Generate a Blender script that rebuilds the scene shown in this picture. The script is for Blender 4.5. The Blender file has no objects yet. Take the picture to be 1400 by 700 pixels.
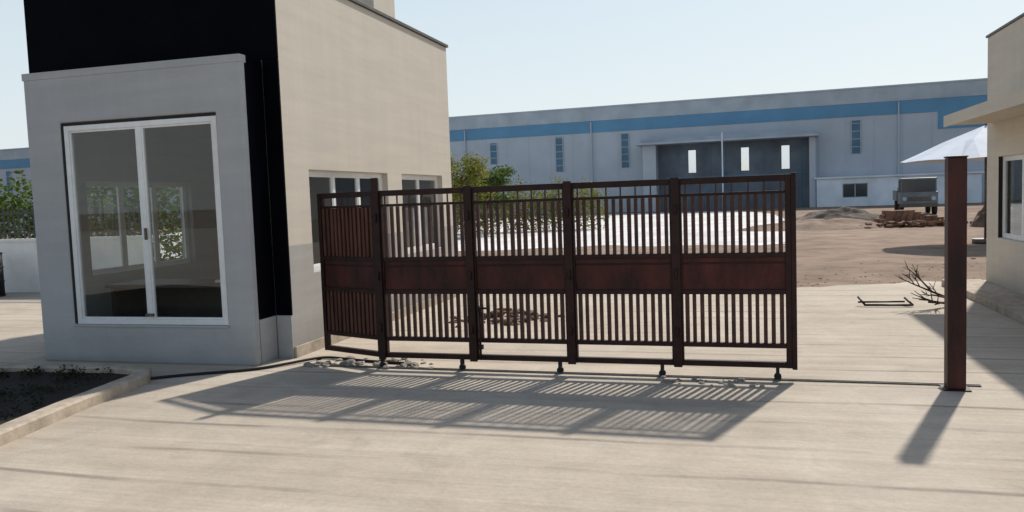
import bpy, bmesh, math, random
from mathutils import Vector, Matrix, noise
random.seed(7)
S=bpy.context.scene
S.view_settings.view_transform='Standard'
S.view_settings.look='None'
S.view_settings.exposure=0
COL=S.collection

# ---------------------------------------------------------------- materials
def newmat(name):
    m=bpy.data.materials.new(name); m.use_nodes=True
    nt=m.node_tree; b=nt.nodes['Principled BSDF']
    return m,nt,b
def N(nt,t,**k):
    n=nt.nodes.new(t)
    for a,v in k.items(): setattr(n,a,v)
    return n
def mottled(name,col,rough=.8,scale=4,var=.25,bump=.15,bscale=60,metal=0,stretch=(1,1,1),dark=None,big=.6,bigvar=.15,rot=0,spec=.3):
    m,nt,b=newmat(name); L=nt.links.new
    tc=N(nt,'ShaderNodeTexCoord'); mp=N(nt,'ShaderNodeMapping'); mp.inputs['Scale'].default_value=stretch
    mp.inputs['Rotation'].default_value=(0,0,rot)
    L(tc.outputs['Object'],mp.inputs[0])
    n1=N(nt,'ShaderNodeTexNoise'); n1.inputs['Scale'].default_value=scale; n1.inputs['Detail'].default_value=8; n1.inputs['Roughness'].default_value=.65
    L(mp.outputs[0],n1.inputs[0])
    n2=N(nt,'ShaderNodeTexNoise'); n2.inputs['Scale'].default_value=big; n2.inputs['Detail'].default_value=4
    L(tc.outputs['Object'],n2.inputs[0])
    r1=N(nt,'ShaderNodeValToRGB')
    e=r1.color_ramp.elements
    d=dark if dark else tuple(c*(1-var) for c in col)
    e[0].position=.35;e[0].color=(*d,1); e[1].position=.65; e[1].color=(*[min(1,c*(1+var*.6)) for c in col],1)
    L(n1.outputs['Fac'],r1.inputs[0])
    mr=N(nt,'ShaderNodeMapRange'); mr.inputs[1].default_value=.3;mr.inputs[2].default_value=.7;mr.inputs[3].default_value=1-bigvar;mr.inputs[4].default_value=1+bigvar
    L(n2.outputs['Fac'],mr.inputs[0])
    mx=N(nt,'ShaderNodeVectorMath',operation='SCALE'); L(r1.outputs[0],mx.inputs[0]); L(mr.outputs[0],mx.inputs['Scale'])
    L(mx.outputs[0],b.inputs['Base Color'])
    b.inputs['Roughness'].default_value=rough; b.inputs['Metallic'].default_value=metal
    b.inputs['Specular IOR Level'].default_value=spec
    if bump>0:
        n3=N(nt,'ShaderNodeTexNoise'); n3.inputs['Scale'].default_value=bscale; n3.inputs['Detail'].default_value=6
        L(mp.outputs[0],n3.inputs[0])
        bp=N(nt,'ShaderNodeBump'); bp.inputs['Strength'].default_value=bump; bp.inputs['Distance'].default_value=.02
        L(n3.outputs['Fac'],bp.inputs['Height']); L(bp.outputs[0],b.inputs['Normal'])
    return m

def wallmat(name,col,low=None,lowz=1.2):
    m,nt,b=newmat(name); L=nt.links.new
    tc=N(nt,'ShaderNodeTexCoord')
    def noi(st,sc,det=6,ro=.6):
        mp=N(nt,'ShaderNodeMapping'); mp.inputs['Scale'].default_value=st; L(tc.outputs['Object'],mp.inputs[0])
        n=N(nt,'ShaderNodeTexNoise'); n.inputs['Scale'].default_value=sc; n.inputs['Detail'].default_value=det; n.inputs['Roughness'].default_value=ro; L(mp.outputs[0],n.inputs[0]); return n
    def mr(o,a,b_,c,d):
        r=N(nt,'ShaderNodeMapRange'); r.inputs[1].default_value=a;r.inputs[2].default_value=b_;r.inputs[3].default_value=c;r.inputs[4].default_value=d; L(o,r.inputs[0]); return r.outputs[0]
    def mul(x,y):
        q=N(nt,'ShaderNodeMath',operation='MULTIPLY'); L(x,q.inputs[0]); L(y,q.inputs[1]); return q.outputs[0]
    hz=mr(noi((.4,.4,5),1.6).outputs[0],.3,.7,.92,1.04)
    st=mr(noi((3,3,.25),1.2).outputs[0],.35,.7,.96,1.02)
    fi=mr(noi((1,1,1),18,6,.7).outputs[0],.3,.7,.97,1.02)
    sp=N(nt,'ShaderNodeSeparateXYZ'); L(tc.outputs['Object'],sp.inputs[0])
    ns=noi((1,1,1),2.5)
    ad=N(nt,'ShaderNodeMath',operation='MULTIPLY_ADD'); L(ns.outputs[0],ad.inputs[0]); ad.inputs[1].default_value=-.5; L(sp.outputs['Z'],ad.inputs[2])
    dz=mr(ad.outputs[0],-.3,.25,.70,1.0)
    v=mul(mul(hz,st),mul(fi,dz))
    o=N(nt,'ShaderNodeVectorMath',operation='SCALE'); o.inputs[0].default_value=col
    if low:
        mx=N(nt,'ShaderNodeMix',data_type='RGBA'); mx.inputs[6].default_value=(*low,1); mx.inputs[7].default_value=(*col,1)
        L(mr(sp.outputs['Z'],lowz-.006,lowz+.006,0,1),mx.inputs[0]); L(mx.outputs[2],o.inputs[0])
    L(v,o.inputs['Scale']); L(o.outputs[0],b.inputs['Base Color']); b.inputs['Roughness'].default_value=.85; b.inputs['Specular IOR Level'].default_value=.25
    bp=N(nt,'ShaderNodeBump'); bp.inputs['Strength'].default_value=.12; bp.inputs['Distance'].default_value=.01
    L(noi((1,1,2),45,5,.7).outputs[0],bp.inputs['Height']); L(bp.outputs[0],b.inputs['Normal'])
    return m

def ground_concrete():
    m,nt,b=newmat('concrete_ground_mat'); L=nt.links.new
    tc=N(nt,'ShaderNodeTexCoord')
    def noi(sc,det,st=(1,1,1),ro=.6,dist=0,w=0):
        mp=N(nt,'ShaderNodeMapping'); mp.inputs['Scale'].default_value=st; mp.inputs['Location'].default_value=(w,w,0)
        L(tc.outputs['Object'],mp.inputs[0])
        n=N(nt,'ShaderNodeTexNoise'); n.inputs['Scale'].default_value=sc; n.inputs['Detail'].default_value=det; n.inputs['Roughness'].default_value=ro; n.inputs['Distortion'].default_value=dist
        L(mp.outputs[0],n.inputs[0]); return n
    a=noi(.5,6); s=noi(1,7,(.22,5,1),.7,.5); f=noi(25,8,(1,1,1),.75); bl=noi(2.2,5,(1,1,1),.6,1.0,13); s2=noi(1,5,(.5,26,1),.6,.3,4)
    st=noi(1.3,4,(1,1,1),.7,.6,57)
    def mr(o,lo,hi,a0=.3,a1=.7):
        r=N(nt,'ShaderNodeMapRange'); r.inputs[1].default_value=a0;r.inputs[2].default_value=a1;r.inputs[3].default_value=lo;r.inputs[4].default_value=hi
        L(o.outputs[0],r.inputs[0]); return r
    def mul(x,y):
        q=N(nt,'ShaderNodeMath',operation='MULTIPLY'); L(x.outputs[0],q.inputs[0]); L(y.outputs[0],q.inputs[1]); return q
    v=mul(mul(mr(a,.86,1.08),mr(s,.86,1.08)),mul(mr(f,.9,1.08),mr(bl,.88,1.06)))
    v=mul(v,mr(s2,.94,1.04))
    v=mul(v,mr(st,1.0,.80,.60,.74))       # damp / tyre-dirt stains
    wv=N(nt,'ShaderNodeTexWave',wave_type='BANDS',bands_direction='Y'); wv.inputs['Scale'].default_value=.55; wv.inputs['Distortion'].default_value=3.0; wv.inputs['Detail'].default_value=3; wv.inputs['Detail Scale'].default_value=.3
    L(tc.outputs['Object'],wv.inputs[0])
    line=mr(wv,1,0,.0,.04)
    br=mr(noi(1.1,4,(.5,1.5,1),.6,0,31),0,.42,.42,.62)
    lm=mul(line,br); inv=N(nt,'ShaderNodeMath',operation='SUBTRACT'); inv.inputs[0].default_value=1; L(lm.outputs[0],inv.inputs[1])
    v=mul(v,inv)
    mixc=N(nt,'ShaderNodeMix',data_type='RGBA'); mixc.inputs[6].default_value=(.53,.44,.335,1); mixc.inputs[7].default_value=(.49,.44,.37,1)
    L(a.outputs[0],mixc.inputs[0])
    o=N(nt,'ShaderNodeVectorMath',operation='SCALE'); L(mixc.outputs[2],o.inputs[0]); L(v.outputs[0],o.inputs['Scale'])
    L(o.outputs[0],b.inputs['Base Color']); b.inputs['Roughness'].default_value=.85; b.inputs['Specular IOR Level'].default_value=.2
    bp=N(nt,'ShaderNodeBump'); bp.inputs['Strength'].default_value=.3; bp.inputs['Distance'].default_value=.015
    hh=N(nt,'ShaderNodeMath',operation='ADD'); L(s.outputs[0],hh.inputs[0]); L(f.outputs[0],hh.inputs[1]); L(hh.outputs[0],bp.inputs['Height']); L(bp.outputs[0],b.inputs['Normal'])
    return m

M={}
M['conc']=ground_concrete()
M['dirt']=mottled('dirt_mat',(.27,.20,.15),.95,1.2,.3,.5,30,big=.12,bigvar=.22,spec=.1)
M['kerb']=mottled('kerb_mat',(.43,.36,.28),.85,6,.3,.25,80)
M['soil']=mottled('soil_mat',(.02,.016,.012),.95,8,.5,.8,25)
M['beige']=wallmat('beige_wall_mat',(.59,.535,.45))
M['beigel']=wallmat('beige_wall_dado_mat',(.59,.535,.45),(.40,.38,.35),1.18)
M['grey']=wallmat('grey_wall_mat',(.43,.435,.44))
M['black']=mottled('black_cladding_mat',(.0022,.0026,.005),.65,3,.3,.02,40,spec=.03)
M['frame']=mottled('white_frame_mat',(.78,.78,.77),.4,8,.06,0)
M['rubber']=mottled('dark_rubber_mat',(.02,.02,.02),.7,8,.3,0)
M['inner']=mottled('interior_plaster_mat',(.60,.57,.52),.85,2,.08,.03)
M['desk']=mottled('desk_laminate_mat',(.10,.085,.07),.5,5,.2,0)
M['gate']=mottled('gate_oxide_paint_mat',(.022,.0065,.005),.5,9,.5,.1,50,bigvar=.35,spec=.25)
M['plate']=mottled('gate_plate_mat',(.052,.010,.007),.55,4,.75,.1,40,bigvar=.5,stretch=(1,1,.4))
M['picket']=mottled('gate_picket_mat',(.060,.026,.020),.55,8,.4,.1,50,bigvar=.3)
M['sheet']=mottled('gate_sheet_mat',(.095,.038,.027),.6,6,.5,.1,50,bigvar=.35,stretch=(3,3,.5))
M['post']=mottled('post_oxide_paint_mat',(.050,.012,.009),.5,5,.7,.1,40,stretch=(1,1,.3),bigvar=.4)
M['steel']=mottled('steel_mat',(.12,.11,.10),.5,20,.3,.05,metal=.6)
M['fwall']=mottled('factory_sheet_mat',(.42,.47,.53),.6,.4,.06,0,bigvar=.04)
M['fblue']=mottled('factory_blue_mat',(.11,.27,.43),.55,.4,.08,0,bigvar=.05)
M['fpar']=mottled('factory_parapet_mat',(.38,.44,.49),.6,.4,.06,0)
M['fdark']=mottled('factory_door_mat',(.11,.14,.18),.6,.6,.15,0)
M['fwhite']=mottled('factory_white_mat',(.66,.72,.80),.7,.8,.06,0)
M['fslit']=mottled('louvre_mat',(.08,.17,.25),.5,.6,.1,0)
M['white']=mottled('whitewash_mat',(.82,.82,.80),.85,2,.10,.1)
M['yard']=mottled('yard_paving_mat',(.68,.665,.64),.9,.8,.18,.2,20,big=.25,bigvar=.16)
M['brick']=mottled('brick_mat',(.25,.135,.09),.9,3,.4,.3,30)
M['rubble']=mottled('brown_rubble_mat',(.14,.085,.06),.9,3,.35,.3,30)
M['stone']=mottled('stone_mat',(.30,.27,.23),.9,5,.3,.4,30)
M['wood']=mottled('dead_wood_mat',(.08,.055,.04),.9,8,.4,.3,30)
M['fabric']=mottled('umbrella_fabric_mat',(.52,.58,.66),.7,3,.08,0)
M['dbody']=mottled('truck_paint_mat',(.05,.055,.06),.35,3,.2,0)
M['tbody']=mottled('truck_grey_paint_mat',(.16,.18,.20),.4,3,.2,0)
M['bark']=mottled('bark_mat',(.10,.07,.05),.9,6,.4,.4,30)

def glassmat(name,tint,minrefl=0.04,rough=.0):
    m=bpy.data.materials.new(name); m.use_nodes=True; nt=m.node_tree; nt.nodes.clear(); L=nt.links.new
    o=N(nt,'ShaderNodeOutputMaterial'); mx=N(nt,'ShaderNodeMixShader'); lw=N(nt,'ShaderNodeLayerWeight'); lw.inputs[0].default_value=.5
    pw=N(nt,'ShaderNodeMath',operation='POWER'); pw.inputs[1].default_value=4; L(lw.outputs['Facing'],pw.inputs[0])
    ad=N(nt,'ShaderNodeMath',operation='MULTIPLY_ADD'); ad.inputs[1].default_value=.9; ad.inputs[2].default_value=minrefl; ad.use_clamp=True
    L(pw.outputs[0],ad.inputs[0])
    t=N(nt,'ShaderNodeBsdfTransparent'); t.inputs[0].default_value=(*tint,1)
    g=N(nt,'ShaderNodeBsdfGlossy'); g.inputs['Roughness'].default_value=rough
    L(ad.outputs[0],mx.inputs[0]); L(t.outputs[0],mx.inputs[1]); L(g.outputs[0],mx.inputs[2]); L(mx.outputs[0],o.inputs[0])
    return m
M['glass']=glassmat('window_glass_mat',(.80,.83,.82),.07)
m,nt,b=newmat('mirror_glass_mat'); b.inputs['Base Color'].default_value=(.9,.92,.95,1); b.inputs['Metallic'].default_value=1; b.inputs['Roughness'].default_value=.12; M['mirror']=m
m,nt,b=newmat('dark_glass_mat'); b.inputs['Base Color'].default_value=(.03,.04,.05,1); b.inputs['Roughness'].default_value=.08; M['dglass']=m

def leafmat(name,c1,c2):
    m,nt,b=newmat(name); L=nt.links.new
    tc=N(nt,'ShaderNodeTexCoord'); n=N(nt,'ShaderNodeTexNoise'); n.inputs['Scale'].default_value=1.6; n.inputs['Detail'].default_value=6; n.inputs['Roughness'].default_value=.8
    L(tc.outputs['Object'],n.inputs[0]); r=N(nt,'ShaderNodeValToRGB'); e=r.color_ramp.elements; e[0].position=.38;e[0].color=(*c1,1);e[1].position=.62;e[1].color=(*c2,1)
    L(n.outputs[0],r.inputs[0]); L(r.outputs[0],b.inputs['Base Color']); b.inputs['Roughness'].default_value=.6; b.inputs['Specular IOR Level'].default_value=.2
    out=nt.nodes['Material Output']; tr=N(nt,'ShaderNodeBsdfTranslucent'); L(r.outputs[0],tr.inputs[0]); mx=N(nt,'ShaderNodeMixShader'); mx.inputs[0].default_value=.35
    L(b.outputs[0],mx.inputs[1]); L(tr.outputs[0],mx.inputs[2]); L(mx.outputs[0],out.inputs[0])
    return m
M['leaf']=leafmat('leaf_mat',(.045,.09,.015),(.15,.20,.04))
M['leafy']=leafmat('leaf_yellow_mat',(.10,.14,.02),(.30,.27,.05))
M['leafd']=leafmat('leaf_dark_mat',(.010,.016,.006),(.035,.045,.016))

# ---------------------------------------------------------------- geometry helpers
def empty(name,loc=(0,0,0),rz=0):
    e=bpy.data.objects.new(name,None); e.empty_display_size=.3; COL.objects.link(e); e.location=loc; e.rotation_euler=(0,0,rz); return e
def finish(name,bm,mat,parent=None,bevel=0,smooth=False):
    me=bpy.data.meshes.new(name); bmesh.ops.recalc_face_normals(bm,faces=bm.faces); bm.to_mesh(me); bm.free()
    o=bpy.data.objects.new(name,me); COL.objects.link(o)
    for mm in (mat if isinstance(mat,(list,tuple)) else [mat]): me.materials.append(mm)
    if parent: o.parent=parent
    if bevel>0:
        md=o.modifiers.new('bevel','BEVEL'); md.width=bevel; md.segments=2; md.limit_method='ANGLE'
    if smooth:
        for p in me.polygons: p.use_smooth=True
    return o
def bx(bm,x0,x1,y0,y1,z0,z1,mtx=None,mi=0):
    vs=[Vector((x,y,z)) for x in (x0,x1) for y in (y0,y1) for z in (z0,z1)]
    if mtx: vs=[mtx@v for v in vs]
    v=[bm.verts.new(p) for p in vs]
    for f in ((0,1,3,2),(4,6,7,5),(0,4,5,1),(2,3,7,6),(0,2,6,4),(1,5,7,3)):
        fc=bm.faces.new([v[i] for i in f]); fc.material_index=mi
def boxes(name,lst,mat,parent=None,bevel=0):
    bm=bmesh.new()
    for b in lst: bx(bm,*b)
    return finish(name,bm,mat,parent,bevel)
def cyl(bm,p0,p1,r0,r1=None,seg=12,mi=0,smooth=True):
    if r1 is None: r1=r0
    p0=Vector(p0);p1=Vector(p1); d=(p1-p0).normalized()
    a=d.orthogonal().normalized(); b=d.cross(a)
    A=[bm.verts.new(p0+(a*math.cos(t)+b*math.sin(t))*r0) for t in [2*math.pi*i/seg for i in range(seg)]]
    B=[bm.verts.new(p1+(a*math.cos(t)+b*math.sin(t))*r1) for t in [2*math.pi*i/seg for i in range(seg)]]
    for i in range(seg):
        f=bm.faces.new((A[i],A[(i+1)%seg],B[(i+1)%seg],B[i])); f.smooth=smooth; f.material_index=mi
    f=bm.faces.new(A); f.material_index=mi
    f=bm.faces.new(B); f.material_index=mi
def wall(name,axis,a0,a1,z0,z1,t0,t1,holes,mat,parent,bevel=0):
    A=sorted({a0,a1,*[h[0] for h in holes],*[h[1] for h in holes]}); Z=sorted({z0,z1,*[h[2] for h in holes],*[h[3] for h in holes]})
    bm=bmesh.new(); V={}
    def P(i,k,s):
        if (i,k,s) not in V:
            t=t0 if s==0 else t1
            V[(i,k,s)]=bm.verts.new((A[i],t,Z[k]) if axis=='x' else (t,A[i],Z[k]))
        return V[(i,k,s)]
    def solid(i,k):
        if i<0 or k<0 or i>=len(A)-1 or k>=len(Z)-1: return False
        ca=(A[i]+A[i+1])/2; cz=(Z[k]+Z[k+1])/2
        return not any(h[0]<ca<h[1] and h[2]<cz<h[3] for h in holes)
    for i in range(len(A)-1):
        for k in range(len(Z)-1):
            if not solid(i,k): continue
            for s in (0,1): bm.faces.new((P(i,k,s),P(i+1,k,s),P(i+1,k+1,s),P(i,k+1,s)))
            if not solid(i-1,k): bm.faces.new((P(i,k,0),P(i,k,1),P(i,k+1,1),P(i,k+1,0)))
            if not solid(i+1,k): bm.faces.new((P(i+1,k,0),P(i+1,k,1),P(i+1,k+1,1),P(i+1,k+1,0)))
            if not solid(i,k-1): bm.faces.new((P(i,k,0),P(i,k,1),P(i+1,k,1),P(i+1,k,0)))
            if not solid(i,k+1): bm.faces.new((P(i,k+1,0),P(i,k+1,1),P(i+1,k+1,1),P(i+1,k+1,0)))
    return finish(name,bm,mat,parent,bevel)
def window(name,axis,a0,a1,z0,z1,t,parent,div=2,fw=.05,dep=.05):
    L=[]; d=dep/2
    def add(p0,p1,q0,q1,o=0,dd=None):
        dd=dd or d
        L.append((p0,p1,t-dd+o,t+dd+o,q0,q1) if axis=='x' else (t-dd+o,t+dd+o,p0,p1,q0,q1))
    add(a0,a0+fw,z0,z1); add(a1-fw,a1,z0,z1); add(a0+fw,a1-fw,z1-fw,z1); add(a0+fw,a1-fw,z0,z0+fw)
    w=(a1-a0-2*fw)/div
    for i in range(1,div):
        c=a0+fw+w*i; add(c-fw*.5,c+fw*.5,z0+fw,z1-fw,0,d*.8)
    for i in range(div):
        p=a0+fw+w*i+(fw*.5 if i else 0); q=a0+fw+w*(i+1)-(fw*.5 if i<div-1 else 0)
        s=.02
        add(p,p+s,z0+fw,z1-fw,0,d*.6); add(q-s,q,z0+fw,z1-fw,0,d*.6); add(p+s,q-s,z1-fw-s,z1-fw,0,d*.6); add(p+s,q-s,z0+fw,z0+fw+s,0,d*.6)
    boxes(name+'_frame',L,M['frame'],parent,.003)
    bm=bmesh.new(); g0,g1,h0,h1=a0+fw,a1-fw,z0+fw,z1-fw
    if axis=='x': v=[(g0,t,h0),(g1,t,h0),(g1,t,h1),(g0,t,h1)]
    else: v=[(t,g0,h0),(t,g1,h0),(t,g1,h1),(t,g0,h1)]
    bm.faces.new([bm.verts.new(p) for p in v]); finish(name+'_glass',bm,M['glass'],parent)
def rock(bm,c,r,seed,sq=.7,mi=0):
    res=bmesh.ops.create_icosphere(bm,subdivisions=2,radius=1)
    ax=Vector((random.uniform(.7,1.3),random.uniform(.7,1.3),random.uniform(.5,.9)*sq))*r; q=random.uniform(0,6.28); R=Matrix.Rotation(q,3,'Z')
    for v in res['verts']:
        n=noise.noise(v.co*1.3+Vector((seed,seed*.7,0)))
        p=v.co*(1+n*.5); p=Vector((round(p.x*2.2)/2.2*.5+p.x*.5,p.y,p.z)); v.co=Vector(c)+R@Vector((p.x*ax.x,p.y*ax.y,p.z*ax.z))
def tube(name,pts,r,mat,parent=None):
    cu=bpy.data.curves.new(name,'CURVE'); cu.dimensions='3D'; sp=cu.splines.new('NURBS'); sp.points.add(len(pts)-1)
    for p,q in zip(sp.points,pts): p.co=(*q,1)
    sp.use_endpoint_u=True; sp.order_u=4; cu.bevel_depth=r; cu.resolution_u=8
    o=bpy.data.objects.new(name,cu); COL.objects.link(o); cu.materials.append(mat)
    if parent:o.parent=parent
    return o
def leaves(name,clumps,n,size,mat,parent=None,surface=.55):
    bm=bmesh.new()
    tot=sum(c[3]*c[4]*c[5] for c in clumps)
    for (cx,cy,cz,rx,ry,rz) in clumps:
        k=max(20,int(n*rx*ry*rz/tot))
        for _ in range(k):
            d=Vector((random.gauss(0,1),random.gauss(0,1),random.gauss(0,1))).normalized()
            rr=random.uniform(surface,1.08)*(1+.35*noise.noise(d*2.3+Vector((cx,cy,cz))))
            p=Vector((cx+d.x*rx*rr,cy+d.y*ry*rr,cz+d.z*rz*rr))
            if p.z<.03: continue
            s=size*random.uniform(.5,1.3); u=Vector((random.gauss(0,1),random.gauss(0,1),random.gauss(0,.6))).normalized(); w=u.orthogonal().normalized(); w=(Matrix.Rotation(random.uniform(0,6.28),3,u)@w)
            vs=[bm.verts.new(p+u*s*.9),bm.verts.new(p+w*s*.45),bm.verts.new(p-u*s*.9),bm.verts.new(p-w*s*.45)]
            bm.faces.new(vs)
    return finish(name,bm,mat,parent)

RZ=math.atan2(-.271,.962)
C=(-2.316,8.34,0)
def W(x,y,z=0):
    return (C[0]+.9626*x+.2710*y, C[1]-.2710*x+.9626*y, z)

# ---------------------------------------------------------------- ground
bm=bmesh.new(); s=900
bm.faces.new([bm.verts.new(p) for p in ((-s,-s,0),(s,-s,0),(s,s,0),(-s,s,0))]); finish('ground',bm,M['dirt'])
edge=[(60,7.4),(12,7.0),(9.2,7.2),(8.0,7.0),(7.2,6.9),(6.5,6.5),(5.9,6.2),(5.3,6.0),(4.4,6.1),(3.6,5.9),(2.2,6.0),(1,5.9),(-1,5.95),(-3.4,6.0),(-3.6,9),(-3.7,11.2),(-60,12)]
bm=bmesh.new(); pts=[(-60,-50),(60,-50)]
for i in range(len(edge)-1):
    a,b_=edge[i],edge[i+1]; n=max(1,int(min(abs(a[0]-b_[0])+abs(a[1]-b_[1]),12)/.2))
    for k in range(n):
        t=k/n; x=a[0]+(b_[0]-a[0])*t; y=a[1]+(b_[1]-a[1])*t
        pts.append((x+.08*noise.noise((x*3,y*3,1)),y+.25*noise.noise((x*2.3,y*2.3,5))+.12*noise.noise((x*7,y*7,9))))
pts.append(edge[-1])
bm.faces.new([bm.verts.new((x,y,.004)) for x,y in pts])
road=finish('concrete_road',bm,M['conc']); road.location=C; road.rotation_euler=(0,0,RZ)
yp=[(-14,27),(-6,25.6),(-1,24.8),(3,24.6),(6,23.3),(7.9,23.0),(9.5,27),(11.5,33),(13.6,40),(16.4,50),(17,60),(-5,70),(-30,74)]
bm=bmesh.new(); q=[]
for i in range(len(yp)):
    a=yp[i]; b_=yp[(i+1)%len(yp)]
    for k in range(8):
        t=k/8; x=a[0]+(b_[0]-a[0])*t; y=a[1]+(b_[1]-a[1])*t; q.append((x+.35*noise.noise((x,y,2)),y+.9*noise.noise((x*.8,y*.8,7)),.004))
bm.faces.new([bm.verts.new(v) for v in q]); finish('paved_yard',bm,M['yard'])

# ---------------------------------------------------------------- guard house
G=empty('guard_house',C,RZ)
H=4.05; X0=-2.82; XB=-3.12; YB=5.06; YF=-.42; XR=-.17
wz0,wz1=.86,1.98
w1=(.50,2.55); w2=(3.03,4.62)
wall('side_wall_east','y',0,YB,0,H,0,-.2,[(w1[0],w1[1],wz0,wz1),(w2[0],w2[1],wz0,wz1)],M['beigel'],G,.006)
window('east_window_a','y',w1[0],w1[1],wz0,wz1,-.10,G,3)
window('east_window_b','y',w2[0],w2[1],wz0,wz1,-.10,G,2)
wall('side_wall_west','y',0,YB,0,H,XB,XB+.2,[(.45,2.35,.84,1.98),(3.0,4.4,.84,1.98)],M['grey'],G)
window('west_window_a','y',.45,2.35,.84,1.98,XB+.1,G,3)
window('west_window_b','y',3.0,4.4,.84,1.98,XB+.1,G,2)
wall('rear_wall','x',XB+.203,-.203,0,H,YB-.2,YB-.003,[(-2.0,-1.1,0,2.1)],M['beige'],G)
boxes('rear_door',[(-2.0,-1.1,YB-.14,YB-.09,0.02,2.1)],M['desk'],G)
boxes('black_facade',[(XB-.012,.010,-.03,-.002,3.096,H+.12),(XR+.002,.010,-.03,-.002,.46,3.093),(XB-.012,X0-.002,-.03,-.002,.46,3.093)],M['black'],G,.003)
boxes('front_plinth_return',[(XR+.002,.003,-.024,-.002,.0,.457),(XB,X0-.002,-.024,-.002,.0,.457)],M['grey'],G)
boxes('facade_core',[(XB+.203,-.203,.0,.15,3.1,H)],M['inner'],G)
boxes('facade_nib',[(XB+.203,X0+.1,.0,.12,0,3.095)],M['inner'],G)
FX0,FX1=-2.38,-.48
zb,zt=.41,2.55
wall('booth_front_wall','x',X0,XR,0,3.09,YF,YF+.09,[(FX0,FX1,zb,zt)],M['grey'],G,.02)
boxes('booth_side_east',[(XR-.12,XR-.002,YF+.092,-.0305,.46,3.05)],M['black'],G)
boxes('booth_side_east_plinth',[(XR-.12,XR-.003,YF+.092,-.0305,0,.457)],M['grey'],G)
boxes('booth_side_west',[(X0+.004,X0+.12,YF+.092,-.003,0,3.05)],M['grey'],G)
boxes('booth_roof',[(X0+.004,XR-.002,YF+.092,-.0305,3.052,3.085)],M['black'],G)
boxes('booth_ceiling',[(X0+.125,XR-.125,YF+.093,-.005,2.94,3.05)],M['inner'],G)
boxes('booth_coping',[(X0-.006,XR+.006,YF-.008,YF+.10,3.02,3.096)],M['grey'],G,.005)
boxes('window_dark_strips',[(FX0-.002,FX0+.028,YF+.012,YF+.085,zb+.01,zt-.03),(FX0,FX1,YF+.012,YF+.085,zt-.03,zt)],M['rubber'],G)  # dark strips standing in for the recess shadow along left and top
window('front_window','x',FX0+.030,FX1-.004,zb+.003,zt-.032,YF+.045,G,2,.055,.06)
boxes('front_window_sill',[(FX0-.01,FX1+.01,YF-.02,YF+.010,zb-.02,zb-.001)],M['grey'],G,.004)
boxes('window_latch',[(-1.41,-1.385,YF-.005,YF+.012,1.3,1.42),(-1.46,-1.37,YF-.01,YF+.012,.50,.53)],M['steel'],G)
boxes('roof_slab',[(XB+.203,-.203,.153,YB-.203,3.75,3.95)],M['inner'],G)
boxes('roof_coping',[(-.21,.03,.0,YB+.03,H+.002,H+.045),(XB-.03,XB+.21,.0,YB+.03,H+.002,H+.045),(XB+.213,-.213,YB-.21,YB+.03,H+.002,H+.045)],M['steel'],G,.004)
boxes('floor',[(X0+.122,XR-.125,YF+.093,-.003,.006,.10),(XB+.203,-.203,.0,YB-.203,.006,.099)],M['desk'],G)
boxes('plinth',[(.003,.03,.003,YB,0,.12)],M['kerb'],G)
boxes('stair_headroom',[(-1.9,-.06,2.5,3.2,H+.05,5.6)],M['beige'],G,.01)
boxes('counter_top',[(X0+.25,-.35,.25,.85,.72,.76)],M['desk'],G,.004)
boxes('counter_body',[(X0+.28,X0+.34,.3,.82,.101,.719),(-.44,-.38,.3,.82,.101,.719),(X0+.34,-.44,.78,.82,.101,.719)],M['desk'],G)
boxes('cupboard',[(-1.0,-.22,3.9,4.8,.101,1.5)],M['white'],G,.01)
boxes('papers',[(-1.2,-.99,.4,.7,.761,.79),(-.9,-.72,.38,.62,.761,.80)],M['frame'],G)
ch=[(-1.75,-1.3,1.2,1.62,.50,.55),(-1.73,-1.32,1.6,1.64,.6,1.0)]
for a in(-1.73,-1.35):
    for b_ in (1.22,1.57): ch.append((a,a+.03,b_,b_+.03,.101,.5))
for a in(-1.73,-1.35): ch.append((a,a+.03,1.605,1.635,.55,.6))
boxes('chair',ch,M['rubber'],G)

# ---------------------------------------------------------------- planter + kerb
kp=[(-3.62,3.0),(-3.60,5.4),(-3.53,6.3),(-3.44,7.0),(-3.40,7.35),(-3.52,7.68),(-3.85,7.85),(-4.6,8.02),(-7,8.52),(-11,9.4)]
def offset(pts,d):
    out=[]
    for i,p in enumerate(pts):
        a=Vector(pts[max(0,i-1)]);b_=Vector(pts[min(len(pts)-1,i+1)]); t=(b_-a).normalized(); n=Vector((-t.y,t.x)); out.append(Vector(p)+n*d)
    return out
inn=offset(kp,.17)
bm=bmesh.new(); rows=[]
oo=offset(kp,.02)
for p,q,q0 in zip(kp,inn,oo):
    q1=Vector(q)+(Vector(p)-Vector(q)).normalized()*.02
    rows.append([bm.verts.new(v) for v in ((p[0],p[1],.0),(p[0],p[1],.085),(q0[0],q0[1],.10),(q1[0],q1[1],.10),(q[0],q[1],.085),(q[0],q[1],0))])
for i in range(len(rows)-1):
    for k in range(5): bm.faces.new((rows[i][k],rows[i+1][k],rows[i+1][k+1],rows[i][k+1]))
finish('planter_kerb',bm,M['kerb'])
bm=bmesh.new(); poly=[(q[0],q[1]) for q in inn]+[(-11,3.0)]
bm.faces.new([bm.verts.new((x,y,.045)) for x,y in poly]); bmesh.ops.triangulate(bm,faces=bm.faces); finish('planter_soil',bm,M['soil'])
cl=[]
for _ in range(150):
    x=random.uniform(-6.5,-3.9); y=random.uniform(5.6,7.7+(-3.9-x)*.2)
    cl.append((x,y,.06,random.uniform(.06,.16),random.uniform(.06,.16),random.uniform(.03,.06)))
leaves('planter_groundcover',cl,8000,.018,M['leafd'])

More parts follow.
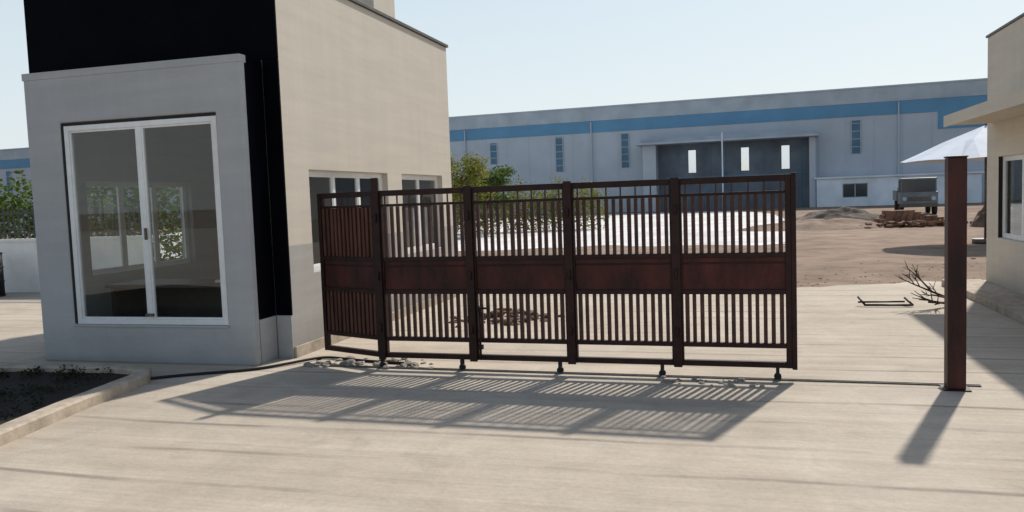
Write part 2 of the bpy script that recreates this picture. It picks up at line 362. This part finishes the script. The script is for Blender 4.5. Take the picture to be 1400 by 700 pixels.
# ---------------------------------------------------------------- gate
ga=math.atan2(-.3095,1)
GT=empty('sliding_gate',(-1.2636,7.667,0),ga)
PL=.93
def panel(mtx,L,fr,pk,pl,npk,sh=None):
    z0,z1=.11,1.71
    sw=.05
    def F(*a): bx(fr,*a,mtx)
    F(0.004,sw,-.025,.025,z0,z1); F(L-sw,L-.004,-.025,.025,z0,z1)
    F(sw,L-sw,-.024,.024,z1-.055,z1-.001)
    F(sw,L-sw,-.018,.018,1.555,1.58)
    F(sw,L-sw,-.022,.022,1.035,1.075)
    F(sw,L-sw,-.022,.022,.725,.765)
    F(sw,L-sw,-.022,.022,.275,.315)
    F(sw,L-sw,-.024,.024,z0+.001,z0+.05)
    F(sw,L-sw,-.012,.012,.98,.995)
    bx(pl,sw,L-sw,-.006,.006,.766,1.034,mtx)
    if sh is not None:
        bx(sh,sw,L-sw,.013,.016,.316,.724,mtx); bx(sh,sw,L-sw,.013,.016,1.076,1.554,mtx)
    for i in range(npk):
        c=sw+(L-2*sw)*(i+.5)/npk+random.uniform(-.003,.003); w=.0155+random.uniform(-.001,.002); a=random.uniform(-.004,.004)
        bx(pk,c-w,c+w,-.012,.012,.316,.724,mtx)
        bx(pk,c-w+a,c+w+a,-.012,.012,1.076,1.554,mtx)
        if i%2==0: bx(pk,c-.006,c+.006,-.006,.006,1.581,z1-.056,mtx)
fr=bmesh.new();pk=bmesh.new();pl=bmesh.new();sh=bmesh.new()
for i in range(4):
    panel(Matrix.Translation((i*PL,0,0)),PL,fr,pk,pl,13)
pk2=bmesh.new()
Mf=Matrix.Rotation(math.radians(159.9),4,'Z')@Matrix.Translation((.01,0,0))@Matrix.Scale(-1,4,(0,1,0))
panel(Mf,.84,fr,pk2,pl,13,sh)
for i,(x,zt_) in enumerate([(0,1.83),(PL,1.72),(2*PL,1.725),(3*PL,1.72)]):
    bx(fr,x-.035,x+.035,-.05,-.026,.10,zt_)
    for z in (.4,.9,1.45):
        cyl(fr,(x,-.058,z-.04),(x,-.058,z+.04),.014,seg=8)
bx(fr,4*PL-.004,4*PL+.035,-.03,.03,.10,1.72)
finish('gate_frame',fr,M['gate'],GT,.003); finish('gate_pickets',pk,M['picket'],GT); finish('gate_plates',pl,M['plate'],GT)
finish('folded_leaf_sheet',sh,M['sheet'],GT); finish('folded_leaf_pickets',pk2,M['sheet'],GT)
wh=bmesh.new()
for x in (-.02,.80,1.74,2.65,3.60):
    for d in (-.022,.016): bx(wh,x-.014,x+.014,d,d+.006,.045,.11)
    cyl(wh,(x,-.014,.036),(x,.014,.036),.030,seg=16); cyl(wh,(x,-.03,.036),(x,.03,.036),.008,seg=8)
finish('gate_wheels',wh,M['rubber'],GT)
lt=bmesh.new(); cyl(lt,(1.01,-.062,.12),(1.01,-.062,.62),.010,seg=8); bx(lt,.99,1.03,-.07,-.03,.56,.60); bx(lt,.99,1.03,-.07,-.03,.22,.26); cyl(lt,(1.01,-.062,.60),(1.08,-.062,.60),.010,seg=8)
finish('drop_bolt',lt,M['gate'],GT)
boxes('gate_track',[(-.6,5.1,-.022,-.014,.006,.016),(-.6,5.1,.014,.022,.006,.016),(-.6,5.1,-.012,.012,.005,.0075)],M['steel'],GT)

P=empty('gate_post',(3.385,6.12,0),ga)
boxes('post_shaft',[(-.065,.065,-.065,.065,.012,1.78)],M['post'],P,.008)
boxes('post_cap',[(-.07,.07,-.07,.07,1.78,1.792)],M['post'],P,.003)
boxes('post_baseplate',[(-.095,.095,-.095,.095,.005,.014)],M['gate'],P)
bm=bmesh.new()
for i in range(10): rock(bm,(3.385+random.uniform(-.13,.13),6.12+random.uniform(-.12,.12),.006),random.uniform(.008,.018),i)
finish('post_grout_rubble',bm,M['stone'])

tube('ground_cable',[(-3.45,7.50,.02),(-3.1,7.66,.018),(-2.66,7.68,.018),(-2.35,7.90,.02),(-2.1,8.12,.03),(-1.92,8.3,.02),(-1.6,8.0,.018),(-1.1,7.8,.018)],.014,M['rubber'])
bm=bmesh.new()
for i in range(70):
    t=random.random(); x=-2.1+t*1.3; y=8.1-t*.35+random.uniform(-.25,.22); r=random.uniform(.01,.05); rock(bm,(x,y,r*.3),r,i)
for i in range(26):
    x=random.uniform(1.25,2.0); rock(bm,(x,7.0-.31*x+random.uniform(0,.25),.008),random.uniform(.008,.04),i+99)
finish('broken_concrete',bm,M['stone'])
bm=bmesh.new()
for i in range(90):
    a=random.gauss(0,.36); b_=random.gauss(0,.22); r=random.uniform(.02,.075)
    rock(bm,(-.1+a,10.5+b_,max(0,.16-abs(a)*.25-abs(b_)*.3)),r,i+40)
finish('rubble_heap',bm,M['rubble'])

# ---------------------------------------------------------------- right office cabin
R=empty('office_cabin',(7.08,11.97,0),RZ)
HR=3.68; YN=-6.2
wall('west_wall','y',YN,0,0,HR,0,.2,[(-2.2,-.55,.78,1.93),(-5.2,-3.4,.78,1.93)],M['beige'],R,.006)
window('cabin_window_a','y',-2.2,-.55,.78,1.93,.08,R,2)
window('cabin_window_b','y',-5.2,-3.4,.78,1.93,.08,R,2)
boxes('window_dark_strips',[(.003,.06,-.552,-.545,.78,1.93),(.003,.19,-2.198,-.553,.76,.779)],M['rubber'],R)
wall('north_wall','x',.203,4.2,0,HR,-.2,-.003,[],M['beige'],R)
wall('south_wall','x',.203,4.2,0,HR,YN+.003,YN+.2,[(1.2,2.2,0,2.1)],M['beige'],R)
wall('east_wall','y',YN,0,0,HR,4.203,4.4,[],M['beige'],R)
boxes('roof',[(.203,4.2,YN+.203,-.203,3.35,3.5)],M['inner'],R)
boxes('coping',[(-.02,.21,YN-.03,.03,HR+.002,HR+.035)],M['steel'],R,.004)
boxes('canopy_slab',[(-.62,-.003,YN,-.25,2.42,2.55)],M['beige'],R,.01)
boxes('canopy_drip_edge',[(-.635,-.622,YN,-.24,2.40,2.56)],M['beige'],R)
boxes('door',[(1.2,2.2,YN+.08,YN+.12,.02,2.1)],M['desk'],R)
boxes('plinth_walkway',[(-.55,-.003,YN,.25,.0,.10)],M['kerb'],R,.01)
boxes('interior_floor',[(.203,4.2,YN+.203,-.203,.0,.1)],M['inner'],R)

# ---------------------------------------------------------------- umbrella
U=empty('sunshade_umbrella',(12.1,20.5,0))
bm=bmesh.new(); n=8; r=2.05
top=bm.verts.new((0,0,3.0)); r1=[];r2=[]
for i in range(n*4):
    a=2*math.pi*i/(n*4); sag=.10*abs(math.sin(a*n/2)); k=1-.04*abs(math.sin(a*n/2))
    r1.append(bm.verts.new((math.cos(a)*r*.5*k,math.sin(a)*r*.5*k,2.62-sag*.5))); r2.append(bm.verts.new((math.cos(a)*r*k,math.sin(a)*r*k,2.12+sag*.3)))
for i in range(n*4):
    j=(i+1)%(n*4); bm.faces.new((top,r1[i],r1[j])); bm.faces.new((r1[i],r2[i],r2[j],r1[j]))
finish('umbrella_canopy',bm,M['fabric'],U)
bm=bmesh.new(); cyl(bm,(0,0,0),(0,0,3.08),.03)
for i in range(n):
    a=2*math.pi*i/n; cyl(bm,(0,0,2.2),(math.cos(a)*r*.5,math.sin(a)*r*.5,2.56),.01,seg=6)
cyl(bm,(0,0,0),(0,0,.12),.3,seg=20); finish('umbrella_pole',bm,M['steel'],U)

# ---------------------------------------------------------------- factory
FA=math.atan2(-.326,.945)
F=empty('factory_building',(28.3,62.6,0),FA)
xl,xr=-150,34
wall('main_wall','x',xl,xr,0,6.9,0,.3,[],M['fwall'],F)
boxes('blue_band',[(xl,4.4,-.05,.25,6.903,7.9),(4.4,xr,-.05,-.003,5.6,7.9),(4.4,xr,-.002,.25,6.903,7.9)],M['fblue'],F)
boxes('parapet',[(xl,xr,-.08,.3,7.903,9.0)],M['fpar'],F)
boxes('parapet_flashing',[(xl,xr,-.14,.35,9.003,9.12)],M['fwall'],F)
bm=bmesh.new()
v=[bm.verts.new(p) for p in ((xl,.35,8.6),(xr,.35,8.6),(xr,22,10.0),(xl,22,10.0),(xr,45,8.4),(xl,45,8.4),(xr,45,0),(xl,45,0),(xr,.35,0),(xl,.35,0))]
for f in ((0,1,2,3),(3,2,4,5),(5,4,6,7),(1,8,6,4,2),(0,3,5,7,9)): bm.faces.new([v[i] for i in f])
finish('roof_and_gables',bm,M['fpar'],F)
rib=[]
x=-100
while x<xr:
    if not(-17.9<x<-4.2): rib.append((x-.03,x+.03,-.02,-.001,0,6.9))
    x+=2.0
boxes('sheet_ribs',rib,M['fwall'],F)
sl=[(-31.3,4.65,6.5),(-25.2,3.7,6.7),(-19.4,3.8,6.65),(-1.3,4.05,6.6),(-38,3.7,6.6),(-45,3.7,6.6),(-60,3.7,6.6),(-75,3.7,6.6),(-90,3.7,6.6)]
L=[];L2=[]
for c,a,b_ in sl:
    L.append((c-.3,c+.3,-.06,-.03,a,b_)); 
    L2+= [(c-.37,c-.302,-.09,-.026,a,b_),(c+.302,c+.37,-.09,-.026,a,b_)]
    z=a+.5
    while z<b_: L2.append((c-.3,c+.3,-.085,-.062,z,z+.05)); z+=.6
boxes('louvre_windows',L,M['fslit'],F); boxes('louvre_frames',L2,M['fpar'],F)
boxes('downpipes',[(c-.05,c+.05,-.2,-.1,0,z) for c,z in((-22.3,7.8),(1.7,7.8),(-34,7.8),(-50,7.8))],M['fwall'],F)
boxes('portal_frame',[(-17.7,-16.6,-1.5,-.03,0,5.45),(-4.75,-4.3,-1.5,-.03,0,5.45)],M['fwall'],F)
boxes('portal_canopy',[(-18.1,-4.1,-2.6,-.03,5.46,5.62),(-17.8,-4.3,-1.6,-.03,5.623,5.95)],M['fpar'],F)
boxes('portal_door',[(-16.59,-4.76,-.20,-.03,0,5.45)],M['fdark'],F)
boxes('portal_door_ribs',[(x_-.04,x_+.04,-.25,-.202,0,5.45) for x_ in (-15,-12.4,-11.2,-8.2,-5.4)]+[(-16.59,-4.76,-.245,-.203,2.7,2.8)],M['fslit'],F)
boxes('portal_mast',[(-11.25,-11.15,-2.75,-2.62,0,6.1)],M['fwhite'],F)
boxes('portal_windows',[(c-.3,c+.3,-.27,-.255,3.1,4.95) for c in(-13.8,-9.6,-6.5)],M['mirror'],F)
wall('annex_wall','x',-4.25,7.0,0,2.15,-1.7,-1.5,[(-2.4,-.6,.65,1.75)],M['fwhite'],F)
boxes('annex_body',[(-4.25,7.0,-1.495,-.1,0,2.12)],M['fwhite'],F)
boxes('annex_window',[(-2.4,-.6,-1.6,-1.56,.65,1.75)],M['dglass'],F)
boxes('annex_window_frame',[(-1.53,-1.47,-1.66,-1.61,.65,1.75),(-2.4,-.6,-1.66,-1.61,.65,.71),(-2.4,-.6,-1.66,-1.61,1.69,1.75),(-2.4,-2.34,-1.66,-1.61,.71,1.69),(-.66,-.6,-1.66,-1.61,.71,1.69)],M['fpar'],F)
boxes('annex_roof',[(-4.4,7.2,-1.9,-.09,2.153,2.28)],M['fwhite'],F)

# ---------------------------------------------------------------- whitewashed wall
lw=empty('compound_wall',(-7.2,15.9,0),RZ)
boxes('wall_panel',[(-20,0,-.1,.1,0,1.05)],M['white'],lw); boxes('wall_coping',[(-20.05,.05,-.14,.14,1.053,1.11)],M['white'],lw)
L=[(-20,0,-.02,.02,1.62,1.66),(-20,0,-.02,.02,1.2,1.24)]
x=-19.9
while x<0: L.append((x-.012,x+.012,-.012,.012,1.111,1.75)); x+=.13
boxes('fence_railing',L,M['dbody'],lw)
cl=[]
for i in range(26):
    x=-19+i*.75
    wx=-7.2+.9626*x+.271*1.6; wy=15.9-.271*x+.9626*1.6
    cl.append((wx,wy,1.2,.75,.7,1.15)); cl.append((wx+random.uniform(-.3,.3),wy,1.95,.6,.5,random.uniform(.55,.85)))
leaves('hedge',cl,28000,.08,M['leaf'],None,.4)

# ---------------------------------------------------------------- trees near factory
def tree(name,loc,h,cr,n,mat,size):
    T=empty(name,loc); bm=bmesh.new(); cyl(bm,(0,0,-.05),(.05,0,h*.45),.11,.07,seg=10); cl=[]
    for i in range(9):
        a=i*2.4+random.uniform(-.3,.3); z=h*random.uniform(.35,.5); e=(math.cos(a)*cr*random.uniform(.4,.8),math.sin(a)*cr*random.uniform(.4,.8),h*random.uniform(.6,.9))
        cyl(bm,(.05,0,z),e,.05,.015,seg=6); cl.append((*e,cr*random.uniform(.28,.45),cr*random.uniform(.28,.45),cr*random.uniform(.2,.35)))
    for i in range(6):
        a=random.uniform(0,6.28); cl.append((math.cos(a)*cr*.8,math.sin(a)*cr*.8,h*random.uniform(.35,.6),cr*.3,cr*.3,cr*.25))
    cl.append((0,0,h*.65,cr*.4,cr*.4,h*.2))
    finish('trunk',bm,M['bark'],T); leaves('crown',cl,n,size,mat,T,.3)
tree('tree',(-2.4,33,0),3.6,1.7,5500,M['leafy'],.085)
tree('tree',(-1.1,35,0),3.1,1.2,4000,M['leaf'],.085)
cl=[]
for i in range(20):
    cl.append((-4+i*.42,37.5+random.uniform(-.4,.4),1.0+random.uniform(-.1,.15),.6,.6,1.15+random.uniform(-.15,.35)))
leaves('shrubs',cl,13000,.08,M['leafy'],None,.45)

# ---------------------------------------------------------------- earth mounds, brick stack, truck
def mound(name,cx,cy,rx,ry,h,mat,sd):
    bm=bmesh.new(); g=36; V=[[None]*(g+1) for _ in range(g+1)]
    for i in range(g+1):
        for j in range(g+1):
            u=i/g*2-1; w=j/g*2-1; d=math.sqrt(u*u+w*w); z=max(0,(1-d**2))**.8*h*(1+.5*noise.noise((u*2.5+sd,w*2.5,0))+.25*noise.noise((u*8,w*8,sd)))-.02
            V[i][j]=bm.verts.new((cx+u*rx,cy+w*ry,z))
    for i in range(g):
        for j in range(g): bm.faces.new((V[i][j],V[i+1][j],V[i+1][j+1],V[i][j+1]))
    return finish(name,bm,mat,None,0,True)
M['mound']=mottled('mound_earth_mat',(.17,.14,.115),.95,2,.35,.5,20,spec=.1)
mound('earth_mound',14.6,36,2.6,1.3,.5,M['mound'],3)
mound('earth_mound',11.9,31,3.2,2.0,.30,M['dirt'],9)
mound('earth_mound',17.3,28,1.2,1.0,.9,M['rubble'],14)
mound('earth_mound',18.0,24,4.5,1.6,.30,M['dirt'],21)
bk=bmesh.new()
for ly in range(8):
    for r_ in range(3):
        x=-1.15+random.uniform(0,.12)+(ly*.06 if ly>3 else 0)
        e=1.15-(0 if ly<4 else (ly-3)*.28)
        while x<e:
            q=Matrix.Translation((14.9+x,30.0+r_*.28,ly*.075))@Matrix.Rotation(random.uniform(-.1,.1),4,'Z')
            bx(bk,0,.21,0,.24,0,.068,q); x+=.235
for i in range(160):
    q=Matrix.Translation((14.9+random.gauss(0,.75),29.6+random.gauss(0,.3),random.uniform(.0,.16)))@Matrix.Rotation(random.uniform(0,3),4,'Z')@Matrix.Rotation(random.uniform(-.6,.6),4,'X'); bx(bk,-.11,.11,-.05,.05,0,.07,q)
finish('brick_stack',bk,M['brick'])
T=empty('parked_truck',(20.7,41.0,0),RZ-.1)
boxes('cab',[(-.85,.85,-1.0,.6,.55,1.15),(-.80,-.74,-.92,-.86,1.15,1.75),(.74,.80,-.92,-.86,1.15,1.75),(-.82,.82,-.9,.55,1.75,1.85),(-.82,.82,.45,.55,1.15,1.75)],M['tbody'],T,.04)
boxes('windscreen',[(-.74,.74,-.90,-.88,1.15,1.75)],M['dglass'],T)
boxes('cargo_bed',[(-.9,.9,.65,3.2,.7,.8),(-.9,-.85,.65,3.2,.8,1.25),(.85,.9,.65,3.2,.8,1.25),(-.85,.85,.65,.7,.8,1.4)],M['tbody'],T,.01)
boxes('bumper_and_grille',[(-.85,.85,-1.1,-1.003,.4,.58),(-.5,.5,-1.03,-1.002,.7,.9)],M['steel'],T,.01)
bm=bmesh.new()
for x in(-.65,.65): cyl(bm,(x,-1.06,.82),(x,-1.0,.82),.1)
finish('headlamps',bm,M['fpar'],T)
bm=bmesh.new()
for y in(-.4,2.4):
    for x in(-.85,.65): cyl(bm,(x,y,.35),(x+.2,y,.35),.35,seg=20)
finish('wheels',bm,M['rubber'],T)

# ---------------------------------------------------------------- dead branch, metal frame, drum, gravel
bm=bmesh.new()
def br(p,d,l,r,k):
    q=p+d*l; cyl(bm,p,q,r,r*.6,seg=6)
    if k>0:
        for i in range(3):
            dd=(d+Vector((random.uniform(-.7,.7),random.uniform(-.7,.7),random.uniform(-.2,.5)))).normalized(); br(p+d*l*random.uniform(.5,1),dd,l*.62,r*.6,k-1)
br(Vector((5.75,10.2,.03)),Vector((-.8,.0,.35)).normalized(),.45,.022,3)
br(Vector((5.7,10.3,.03)),Vector((-.9,-.4,.12)).normalized(),.5,.02,2)
finish('dead_branch',bm,M['wood'])
bm=bmesh.new()
cyl(bm,(4.6,10.45,.03),(5.15,10.3,.03),.014,seg=8); cyl(bm,(4.6,10.45,.03),(4.57,10.6,.12),.014,seg=8); cyl(bm,(5.15,10.3,.03),(5.14,10.5,.10),.014,seg=8); cyl(bm,(4.57,10.6,.05),(5.14,10.5,.05),.012,seg=8)
finish('scrap_metal_frame',bm,M['gate'])
bm=bmesh.new(); cyl(bm,(0,0,.02),(0,0,.86),.29,seg=28)
for z in(.02,.3,.58,.86): cyl(bm,(0,0,z-.012),(0,0,z+.012),.302,seg=28)
cyl(bm,(.15,0,.86),(.15,0,.89),.03)
o=finish('plastic_drum',bm,M['rubber']); o.location=(-10.42,15.9,0)
M['pebble']=mottled('pebble_mat',(.27,.21,.165),.9,5,.3,.4,30)
bm=bmesh.new()
for i in range(380):
    x=random.uniform(-2,9.5); y=random.uniform(5.6,6.1)+abs(random.gauss(0,2.2)); y+= max(0,(x-5))*.4
    wx,wy,_=W(x,y); r=random.uniform(.008,.025) if random.random()<.97 else random.uniform(.03,.06)
    rock(bm,(wx,wy,r*.1),r,i)
finish('gravel',bm,M['pebble'])

# ---------------------------------------------------------------- light
sd=Vector((1.13,1.59,1.79)).normalized()
l=bpy.data.lights.new('sun','SUN'); l.energy=4.4; l.angle=math.radians(1.5); l.color=(1,.945,.865)
o=bpy.data.objects.new('sun',l); COL.objects.link(o); o.rotation_euler=sd.to_track_quat('Z','Y').to_euler()
w=bpy.data.worlds.new('World'); S.world=w; w.use_nodes=True; nt=w.node_tree
sk=nt.nodes.new('ShaderNodeTexSky'); sk.sky_type='NISHITA'; sk.sun_disc=False; sk.sun_elevation=math.asin(sd.z); sk.sun_rotation=math.atan2(sd.x,sd.y)
sk.air_density=1.0; sk.dust_density=1.6; sk.ozone_density=1.2; sk.altitude=0
tc=nt.nodes.new('ShaderNodeTexCoord'); sp=nt.nodes.new('ShaderNodeSeparateXYZ'); nt.links.new(tc.outputs['Generated'],sp.inputs[0])
mr=nt.nodes.new('ShaderNodeMapRange'); mr.interpolation_type='SMOOTHSTEP'; mr.inputs[1].default_value=.18; mr.inputs[2].default_value=.65; mr.inputs[3].default_value=.85; mr.inputs[4].default_value=.05
nt.links.new(sp.outputs['Z'],mr.inputs[0])
hr=nt.nodes.new('ShaderNodeValToRGB'); hr.color_ramp.elements[0].position=0; hr.color_ramp.elements[0].color=(.86,.92,.93,1); hr.color_ramp.elements[1].position=.34; hr.color_ramp.elements[1].color=(.66,.80,.88,1)
nt.links.new(sp.outputs['Z'],hr.inputs[0])
sc=nt.nodes.new('ShaderNodeVectorMath'); sc.operation='SCALE'; sc.inputs['Scale'].default_value=8.1; nt.links.new(hr.outputs[0],sc.inputs[0])
mx=nt.nodes.new('ShaderNodeMix'); mx.data_type='RGBA'
nt.links.new(mr.outputs[0],mx.inputs[0]); nt.links.new(sk.outputs[0],mx.inputs[6]); nt.links.new(sc.outputs[0],mx.inputs[7])
nt.links.new(mx.outputs[2],nt.nodes['Background'].inputs[0]); nt.nodes['Background'].inputs[1].default_value=.12

# ---------------------------------------------------------------- camera
p=math.atan(80/1100); r=.036
Fw=Vector((0,math.cos(p),-math.sin(p))); R0=Vector((1,0,0)); U0=Vector((0,math.sin(p),math.cos(p)))
Rr=R0*math.cos(r)-U0*math.sin(r); Uu=R0*math.sin(r)+U0*math.cos(r)
cam=bpy.data.cameras.new('camera'); cam.sensor_width=36; cam.lens=36*1100/1400; cam.clip_end=3000; cam.clip_start=.05
co=bpy.data.objects.new('camera',cam); COL.objects.link(co)
mw=Matrix((( Rr.x,Uu.x,-Fw.x,0),(Rr.y,Uu.y,-Fw.y,0),(Rr.z,Uu.z,-Fw.z,1.6),(0,0,0,1))); co.matrix_world=mw
S.camera=co
